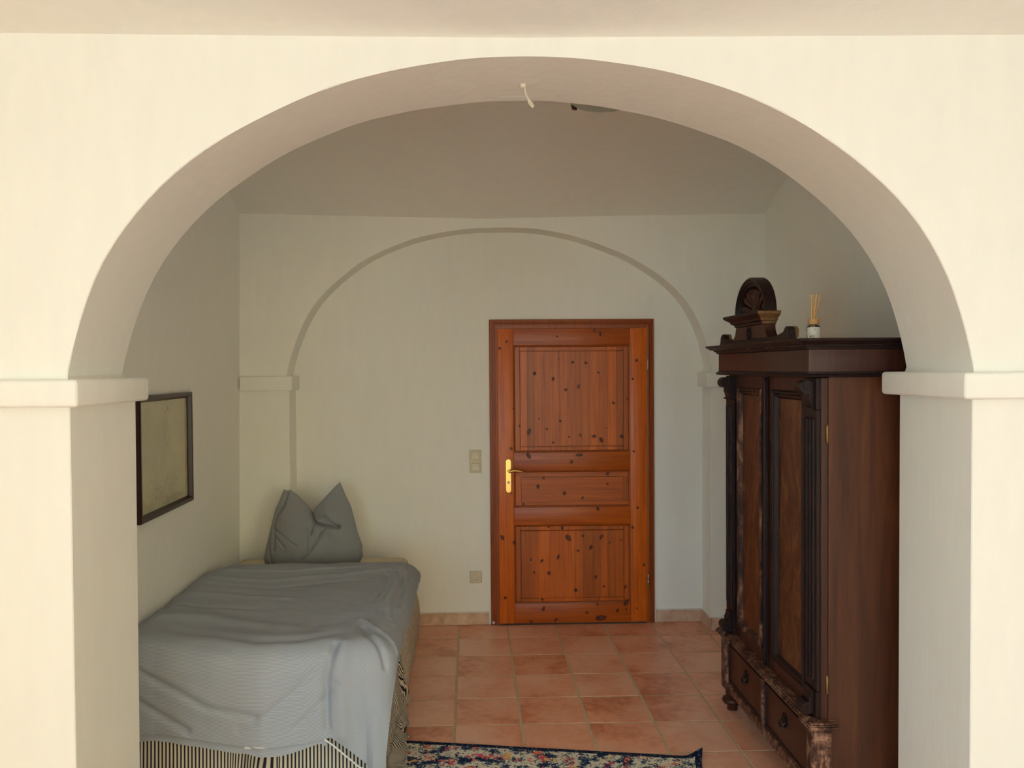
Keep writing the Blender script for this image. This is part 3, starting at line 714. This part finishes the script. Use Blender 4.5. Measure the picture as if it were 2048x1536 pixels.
# duvet
Z0 = .628
YBEND = [(-.1, 3.50), (.2, 3.49), (.45, 3.43), (.65, 3.40), (.85, 3.415), (1.05, 3.43), (1.4, 3.43)]
LT = [(-.1, .47), (.17, .44), (.35, .450), (.55, .462), (.79, .450), (.88, .430), (.93, .47), (1.03, .565), (1.12, .60), (1.4, .62)]
S1 = 1.06
def seg(p, a, b):
    ax, ay = a; bx, by = b; dx, dy = bx-ax, by-ay
    t = max(0, min(1, ((p[0]-ax)*dx+(p[1]-ay)*dy)/(dx*dx+dy*dy)))
    return math.hypot(p[0]-ax-t*dx, p[1]-ay-t*dy), t
def poly_d(p, pts):
    return min(seg(p, a, b)[0] for a, b in zip(pts, pts[1:]))
# folds drawn on the cloth: (polyline in s,t ; width ; height)
FOLDS = [([(-.05, 1.44), (.18, 1.58), (.42, 1.74), (.62, 1.80)], .016, -.012), ([(-.05, 1.52), (.14, 1.68), (.34, 1.82)], .014, -.011), ([(-.02, 1.37), (.25, 1.47), (.5, 1.55)], .03, .010),
         ([(.90, 1.56), (.78, 1.70), (.66, 1.80), (.56, 1.84)], .015, -.011), ([(.95, 1.66), (.86, 1.76), (.78, 1.84)], .012, -.010), ([(.93, 1.50), (.90, 1.66), (.905, 1.84)], .014, -.022), ([(.97, 1.50), (.955, 1.66), (.97, 1.86)], .03, .016),
         ([(.20, 1.28), (.42, 1.36), (.60, 1.46), (.78, 1.44), (.92, 1.36)], .035, -.014), ([(.05, 1.12), (.30, 1.10), (.50, 1.18), (.70, 1.26)], .05, .012),
         ([(.10, .40), (.40, .46), (.80, .38), (1.02, .30)], .03, .007), ([(.12, .52), (.45, .60), (.85, .50)], .025, -.007), ([(.0, .70), (.25, .74), (.6, .82)], .03, .007), ([(.15, .25), (.5, .30), (.95, .18)], .02, .006),
         ([(-.03, .85), (.2, .92), (.45, .96)], .02, -.007), ([(1.02, 1.30), (1.05, 1.42), (1.16, 1.56)], .016, -.014), ([(1.0, 1.20), (1.08, 1.34), (1.2, 1.44)], .014, .010),
         ([(1.07, .35), (1.10, .60), (1.09, .90), (1.12, 1.15)], .012, .008), ([(1.12, .30), (1.14, .62), (1.13, .95)], .010, -.008), ([(1.04, .42), (1.05, .70), (1.03, .95)], .012, -.006), ([(1.16, .5), (1.17, .8), (1.15, 1.2)], .009, .007)]
def duvet_pt(s, t):
    yb = interp(YBEND, s); t1 = 4.86-yb
    es, et = max(0, s-S1), max(0, t-t1)
    e = math.hypot(es, et)
    fars = 1-ss(.3, 1.1, t)
    r = .10 + .045*fars if es > 0 and et == 0 else .12
    if es > 0 and et > 0: r = .12
    elif es > 0: r = .12+.03*fars
    dx, dy = (es/e, et/e) if e > 0 else (0, 0)
    a = min(e/r, PI/2) if e > 0 else 0
    out = r*math.sin(a); dn = r*(1-math.cos(a)) + max(0, e-r*PI/2)
    both = min(1, es/.1)*min(1, et/.1)
    out += .05*max(0, e-r*PI/2)*(.3 + 1.6*both)
    x = -1.485 + min(s, S1) + dx*out; y = 4.86 - min(t, t1) - dy*out
    z = Z0 - dn
    # rounded head edge and wall edge
    if t < 0: b = min(-t/.05, PI/2); y = 4.86+.05*math.sin(b); z -= .05*(1-math.cos(b)) + max(0, -t-.0785)
    if s < 0: b = min(-s/.05, PI/2); x = -1.435-.05*math.sin(b); z -= .05*(1-math.cos(b)) + max(0, -s-.0785)
    elif s < .06: x = max(x, -1.476)
    top = math.cos(a); n = Vector((dx*math.sin(a), -dy*math.sin(a), top if e > 0 else 1))
    h = 0
    for pts, w, am in FOLDS:
        dd = poly_d((s, t), pts)
        if dd < 3*w: h += am*math.exp(-(dd/w)**2)
    h += .010*fbm(s*2.2, t*2.0, 1) + .003*fbm(s*3+t*2, t*6-s*2, 4) + .0012*fbm(s*12, t*14, 2)
    side = ss(.94, 1.10, s)*(1-ss(1.35, 1.6, t))
    h += side*.004*fbm(s*30, t*6, 6)
    # soft sag in the middle, plump rim
    z += -.020*math.exp(-((s-.5)/.4)**2)*ss(.2, .6, t)*(1-ss(1.2, 1.5, t))*top
    z += -.055*ss(.25, 0, t)*(t >= 0)*.6 - (.03*(1-ss(0, .10, s)))
    if t < 0: z -= .033
    edge = 1-ss(.0, .03, -min(s, 0))
    return Vector((x, y, z)) + n*h*max(.15, edge)
def duvet(u, v):
    s = -.10 + u*1.37
    tm = (4.86-interp(YBEND, s)) + interp(LT, s)
    es = max(0, s-S1)
    t = -.10 + v*(tm+.10)
    smax = S1 + interp([(0, .14), (.25, .172), (.8, .178), (1.15, .185), (1.45, .19), (1.7, .25), (2.1, .27)], t) + .006*fbm(t*3, .3)
    s = -.10 + u*(smax+.10)
    return duvet_pt(s, t)
def duvet_uv(u, v): return (u*1.37, v*2.05)
bm = B(); grid(bm, 190, 270, duvet, duvet_uv)
dv = obj('duvet', bm, DUVET_F, None, True, 180, label='rumpled grey fine striped duvet spread over the bed', cat='duvet')
# buttoned end of the cover: an under flap below the hem with the white quilt showing between
def hem_pt(s, l, off):
    t1 = 4.86-interp(YBEND, s); p = duvet_pt(s, t1+interp(LT, s)-.004); return p + Vector((0, off, -l))
WHITE_F = m_flat('white_quilt', (.80, .80, .80), .9, spec=.1)
def flap(u, v):
    s = .0 + u*.905; p = hem_pt(s, 0, 0)
    q = interp([(0, .012), (.03, .012), (.06, .001), (.3, .001), (.64, .001), (.70, .014), (.80, .016), (.88, .004), (.95, .001), (1, 0)], u)
    return (p.x, p.y + .004 + .003*math.sin(v*PI) - .003*fbm(s*9, 2), p.z + .004 - q - v*(.034+.004*fbm(s*6, 5)))
bm = B(); grid(bm, 120, 5, flap, lambda u, v: (u, v*.04)); obj('under_flap', bm, DUVET_F, dv, True, 180)
def quilt_edge(u, v):
    s = .58 + u*.26; p = hem_pt(s, 0, 0); b = .006*math.sin(v*PI)
    return (p.x, p.y + .012 - b, p.z + .020 - v*.046)
bm = B(); grid(bm, 60, 6, quilt_edge); obj('quilt_edge', bm, WHITE_F, dv, True, 180)
def piping(u, v):
    s = .895 + u*.17; p = hem_pt(s, 0, 0)
    a = v*2*PI; return (p.x+.002*math.sin(a), p.y-.002+.003*math.cos(a), p.z+.003*math.sin(a))
bm = B(); grid(bm, 40, 6, piping); obj('corner_piping', bm, WHITE_F, dv, True, 180)

# pillow, stood on its edge with a chopped-in top
YPIL = 5.13
def wp(q): v = px_y(q[0], q[1], YPIL); return Vector((v.x, v.z))
Lc = [wp(q) for q in ((531, 1131), (526.7, 1117), (531, 1096), (536, 1074), (541.7, 1048), (548, 1021.6), (557, 999.5), (564, 981))]
Rc = [wp(q) for q in ((719, 1126), (725, 1113), (724, 1090.6), (715, 1067), (708, 1041), (700.5, 1015), (687.5, 988), (677.5, 965.6))]
Tc = [wp(q) for q in ((564, 981), (571, 983.5), (578, 982), (594, 994), (611, 1011), (620, 1024), (622.5, 1027), (625, 1022), (633, 1012.5), (650, 994), (664, 979), (677.5, 965.6))]
Bc = [wp(q) for q in ((531, 1131), (560, 1134), (600, 1133), (650, 1130), (690, 1128), (719, 1126))]
def curve(pts, t):
    x = t*(len(pts)-1); i = min(int(x), len(pts)-2); f = x-i; return pts[i]*(1-f)+pts[i+1]*f
pc = lambda a, b: wp((500+a*.1302, 950+b*.1302))
CREASE = [([pc(930, 590), pc(1000, 720)], .007, .035), ([pc(1000, 735), pc(1180, 770), pc(1380, 782)], .007, .030), ([pc(1150, 640), pc(1260, 730), pc(1380, 780)], .006, .020), ([pc(1170, 800), pc(1060, 980), pc(960, 1130), pc(840, 1260)], .006, .012),
          ([pc(560, 300), pc(520, 480), pc(420, 620), pc(370, 760), pc(400, 1000), pc(390, 1150)], .006, .014), ([pc(880, 830), pc(900, 1000), pc(900, 1130)], .010, .009), ([pc(980, 760), pc(950, 890)], .006, .010), ([pc(400, 840), pc(600, 950), pc(740, 1050)], .007, .007),
          ([pc(290, 980), pc(310, 1180), pc(360, 1380)], .007, .012), ([pc(420, 950), pc(560, 1080)], .008, .007), ([pc(1050, 640), pc(1120, 600)], .012, -.012), ([pc(1020, 830), pc(1080, 850)], .02, -.010), ([pc(1280, 850), pc(1400, 900)], .05, -.012), ([pc(640, 700), pc(640, 1000)], .05, -.012)]
def pil(a, b, front):
    P = curve(Bc, a)*(1-b)+curve(Tc, a)*b+curve(Lc, b)*(1-a)+curve(Rc, b)*a - (Bc[0]*(1-a)*(1-b)+Bc[-1]*a*(1-b)+Lc[-1]*(1-a)*b+Rc[-1]*a*b)
    th = (max(0, math.sin(PI*a))**.55)*(max(0, math.sin(PI*min(1, b**.85)))**.55)
    h = .125*th*(1-.45*b)
    if front:
        d = 0
        for pts, w, dp in CREASE:
            dd = poly_d((P.x, P.y), [(q.x, q.y) for q in pts])
            if dd < 3*w: d += dp*math.exp(-(dd/w)**2)
        y = YPIL - h + 1.35*d*min(1, th*2) - .004*fbm(P.x*14, P.y*9, 8)*th
        y += .05*b
    else: y = YPIL + h*.75 + .05*b
    return (P.x, min(y, 5.36), P.y)
bm = B(); grid(bm, 110, 110, lambda u, v: pil(u, v, True), lambda u, v: (v*.6, u*.6)); grid(bm, 40, 40, lambda u, v: pil(u, v, False), lambda u, v: (v*.6, u*.6))
bmesh.ops.remove_doubles(bm, verts=bm.verts, dist=.0004)
PILLOW_F = m_stripe('grey_pillow_cotton', lin(132, 133, 134), lin(156, 156, 156), .0054, .5, 1, soft=.2, weave=.4)
pw = obj('pillow', bm, PILLOW_F, None, True, 180, label='grey pillow stood upright with two pointed corners at the bed head', cat='pillow')
bm = B(); lathe(bm, [(.001, .0), (.05, .004), (.055, .012), (.03, .02), (.001, .024)], (0, 0, 0), 18)
for v in bm.verts: v.co.x *= 1.1; v.co.y *= .7; v.co += Vector((-1.30, 5.06, .522))
obj('pillowcase_end', bm, PILLOW_F, pw, True)

# ================================================================== PICTURE
XW = -1.4815
pic = thing('framed_picture', (XW, 4.04, 1.045), 'dark brown frame with a faded olive print hanging above the bed', 'picture')
FRAME = m_wood('dark_frame', lin(30, 12, 10), lin(46, 20, 16), lin(58, 27, 20), (30, 2, 30), .3, 1, 0)
bm = B(); ring_frame(bm, 3.690, 4.388, 1.045, 1.612, [(0, XW+.001), (0, XW+.026), (.006, XW+.030), (.020, XW+.028), (.026, XW+.018), (.030, XW+.012), (.030, XW+.004)]); obj('frame', bm, FRAME, pic)
k = NT('old_print', .7, .2); sp = k.pos((1, 1, 1))
base = k.ramp(k.noise(sp, 5, 5), [(.3, lin(196, 188, 150)), (.7, lin(218, 210, 172))])
vo = k.n('TexVoronoi', {'Vector': k.n('VectorMath', {0: sp, 1: k.n('TexNoise', {'Vector': sp, 'Scale': 6.0}).outputs[1]}, operation='ADD').outputs[0], 'Scale': 11.0}, feature='DISTANCE_TO_EDGE').outputs[0]
ln = k.ramp(vo, [(.0, (1, 1, 1)), (.035, (0, 0, 0))])
msk = k.math('MULTIPLY', ln, k.ramp(k.noise(sp, 4, 3), [(.45, (0, 0, 0)), (.62, (.8, .8, .8))]))
k.col(k.mix(msk, base, lin(92, 88, 66))); PRINT = k.m
bm = B(); box(bm, XW+.004, XW+.007, 3.718, 4.360, 1.073, 1.584); obj('print', bm, PRINT, pic)
k = NT('picture_glass', .05, .5)
tr = k.n('BsdfTransparent'); gl = k.n('BsdfGlossy', {'Roughness': .05})
mx = k.n('MixShader', {0: .10, 1: tr.outputs[0], 2: gl.outputs[0]}); k.t.links.new(mx.outputs[0], k.out.inputs[0])
bm = B(); box(bm, XW+.0095, XW+.0115, 3.718, 4.360, 1.073, 1.584); obj('glass', bm, k.m, pic)

# ================================================================== CEILING LAMP, HOOK, RUG
lx, ly = .60, 3.655; lz = cap(lx, ly)
lp = thing('ceiling_lamp', (lx, ly, lz), 'flat frosted glass ceiling lamp with brown clips behind the arch', 'ceiling lamp')
FROST = m_flat('frosted_green_glass', lin(150, 152, 132), .25, spec=.5)
bm = B(); lathe(bm, [(.09, .012), (.10, 0), (.10, -.022), (.04, -.03)], (lx, ly, lz), 28); obj('lamp_base', bm, m_flat('brown_lamp_metal', lin(84, 50, 34), .4), lp, True)
bm = B(); lathe(bm, [(.160, -.018), (.163, -.021), (.157, -.030), (.135, -.043), (.095, -.053), (.045, -.058), (.001, -.059)], (lx, ly, lz), 40); obj('glass_bowl', bm, FROST, lp, True)
for a in (2.45, 4.55, .36):
    bm = B(); c_, s_ = math.cos(a), math.sin(a)
    tube(bm, [(lx+r_*c_, ly+r_*s_, lz+z_) for r_, z_ in ((.09, -.012), (.160, -.012), (.170, -.020), (.166, -.034), (.150, -.041))], [.006, .007, .009, .009, .006], 8)
    obj('clip', bm, bpy.data.materials['brown_lamp_metal'], lp, True)
hz = px_y(1046, 170, 2.765)
hk = thing('ceiling_hook', (hz.x, hz.y, hz.z), 'white painted hook with a dangling cord loop at the arch crown', 'hook')
HOOK = m_flat('white_paint_drip', lin(226, 212, 188), .6)
bm = B(); lathe(bm, [(.011, .006), (.010, -.003), (.007, -.009), (.001, -.011)], (hz.x, hz.y, hz.z), 14); obj('hook_knob', bm, HOOK, hk, True)
P = [px_y(a, b, 2.762) for a, b in ((1047, 171), (1050, 176), (1050.5, 182), (1052, 190), (1056, 197), (1060, 202), (1064, 207), (1067, 213), (1066, 215), (1062, 211), (1058, 206), (1057, 202), (1055, 196.5))]
bm = B(); tube(bm, P, [.0035, .003, .0022, .0026, .0026, .003, .003, .0032, .0034, .003, .0026, .002, .0016], 8); obj('cord_loop', bm, HOOK, hk, True)

# rug
k = NT('woven_rug', .95, .05)
uvn = k.n('UVMap').outputs[0]
cells = k.n('TexVoronoi', {'Vector': uvn, 'Scale': 150.0}); cr_ = k.n('SeparateXYZ', {0: cells.outputs['Color']}).outputs[0]
wv = k.n('VectorMath', {0: cells.outputs['Position'], 1: (150.0, 150.0, 1)}, operation='MULTIPLY').outputs[0]
def quant(scale): return k.n('TexNoise', {'Vector': cells.outputs['Position'], 'Scale': scale, 'Detail': 3.0, 'Roughness': .6}).outputs[0]
ground = k.ramp(k.math('ADD', quant(17), k.math('MULTIPLY', k.math('SUBTRACT', cr_, .5), .14)), [(.0, lin(40, 50, 80)), (.40, lin(52, 64, 92)), (.46, lin(128, 144, 146)), (.50, lin(218, 210, 190)), (.60, lin(232, 222, 202)), (.66, lin(60, 70, 96))], 'CONSTANT')
blob = k.ramp(k.math('ADD', quant(14), k.math('MULTIPLY', k.math('SUBTRACT', cr_, .5), .10)), [(.0, (0, 0, 0)), (.585, (1, 1, 1))], 'CONSTANT')
bcol = k.ramp(quant(7), [(.0, lin(214, 170, 104)), (.46, lin(222, 128, 106)), (.55, lin(206, 92, 112)), (.60, lin(226, 180, 116))], 'CONSTANT')
c = k.mix(blob, ground, bcol)
sx = k.n('SeparateXYZ', {0: uvn})
ed = k.math('MINIMUM', sx.outputs[1], k.math('SUBTRACT', 1.585, sx.outputs[0]))
bd = k.ramp(ed, [(.0, (1, 1, 1)), (.024, (0, 0, 0))], 'CONSTANT')
k.col(k.mix(bd, c, k.ramp(cr_, [(0, lin(24, 30, 50)), (.85, lin(40, 48, 72)), (1, lin(120, 120, 120))])))
k.bump(cr_, .5, .002); RUG = k.m
d_ = Vector((.9865, -.1635, 0)); e_ = Vector((-.1635, -.9865, 0)); A0 = Vector((-.321, 3.824, 0)) - d_*.25
def rug(u, v):
    p = A0 + d_*u*1.585 + e_*v*2.3
    cu = math.exp(-((1-u)*1.585/.035)**2-(v*2.3/.035)**2)
    p += d_*.016*cu - e_*.045*cu
    return (p.x, p.y, .009 + .022*cu + .0008*fbm(u*9, v*9))
def rug_b(u, v):
    p = rug(u, v); return (p[0], p[1], max(.0012, p[2]-.0075))
bm = B(); V1 = grid(bm, 90, 90, rug, lambda u, v: (u*1.585, v*2.3)); V2 = grid(bm, 90, 90, rug_b, lambda u, v: (u*1.585, v*2.3))
bd_ = [(i, 0) for i in range(90)]+[(90, j) for j in range(90)]+[(i, 90) for i in range(90, 0, -1)]+[(0, j) for j in range(90, 0, -1)]
uvl = bm.loops.layers.uv.verify()
for (a, b), (c_, d2_) in zip(bd_, bd_[1:]+bd_[:1]):
    f = bm.faces.new((V1[a][b], V1[c_][d2_], V2[c_][d2_], V2[a][b]))
    for lp_ in f.loops: lp_[uvl].uv = (0, 0)
obj('rug', bm, RUG, None, True, 50, label='navy and cream floral patterned rug on the tiles beside the bed', cat='rug')
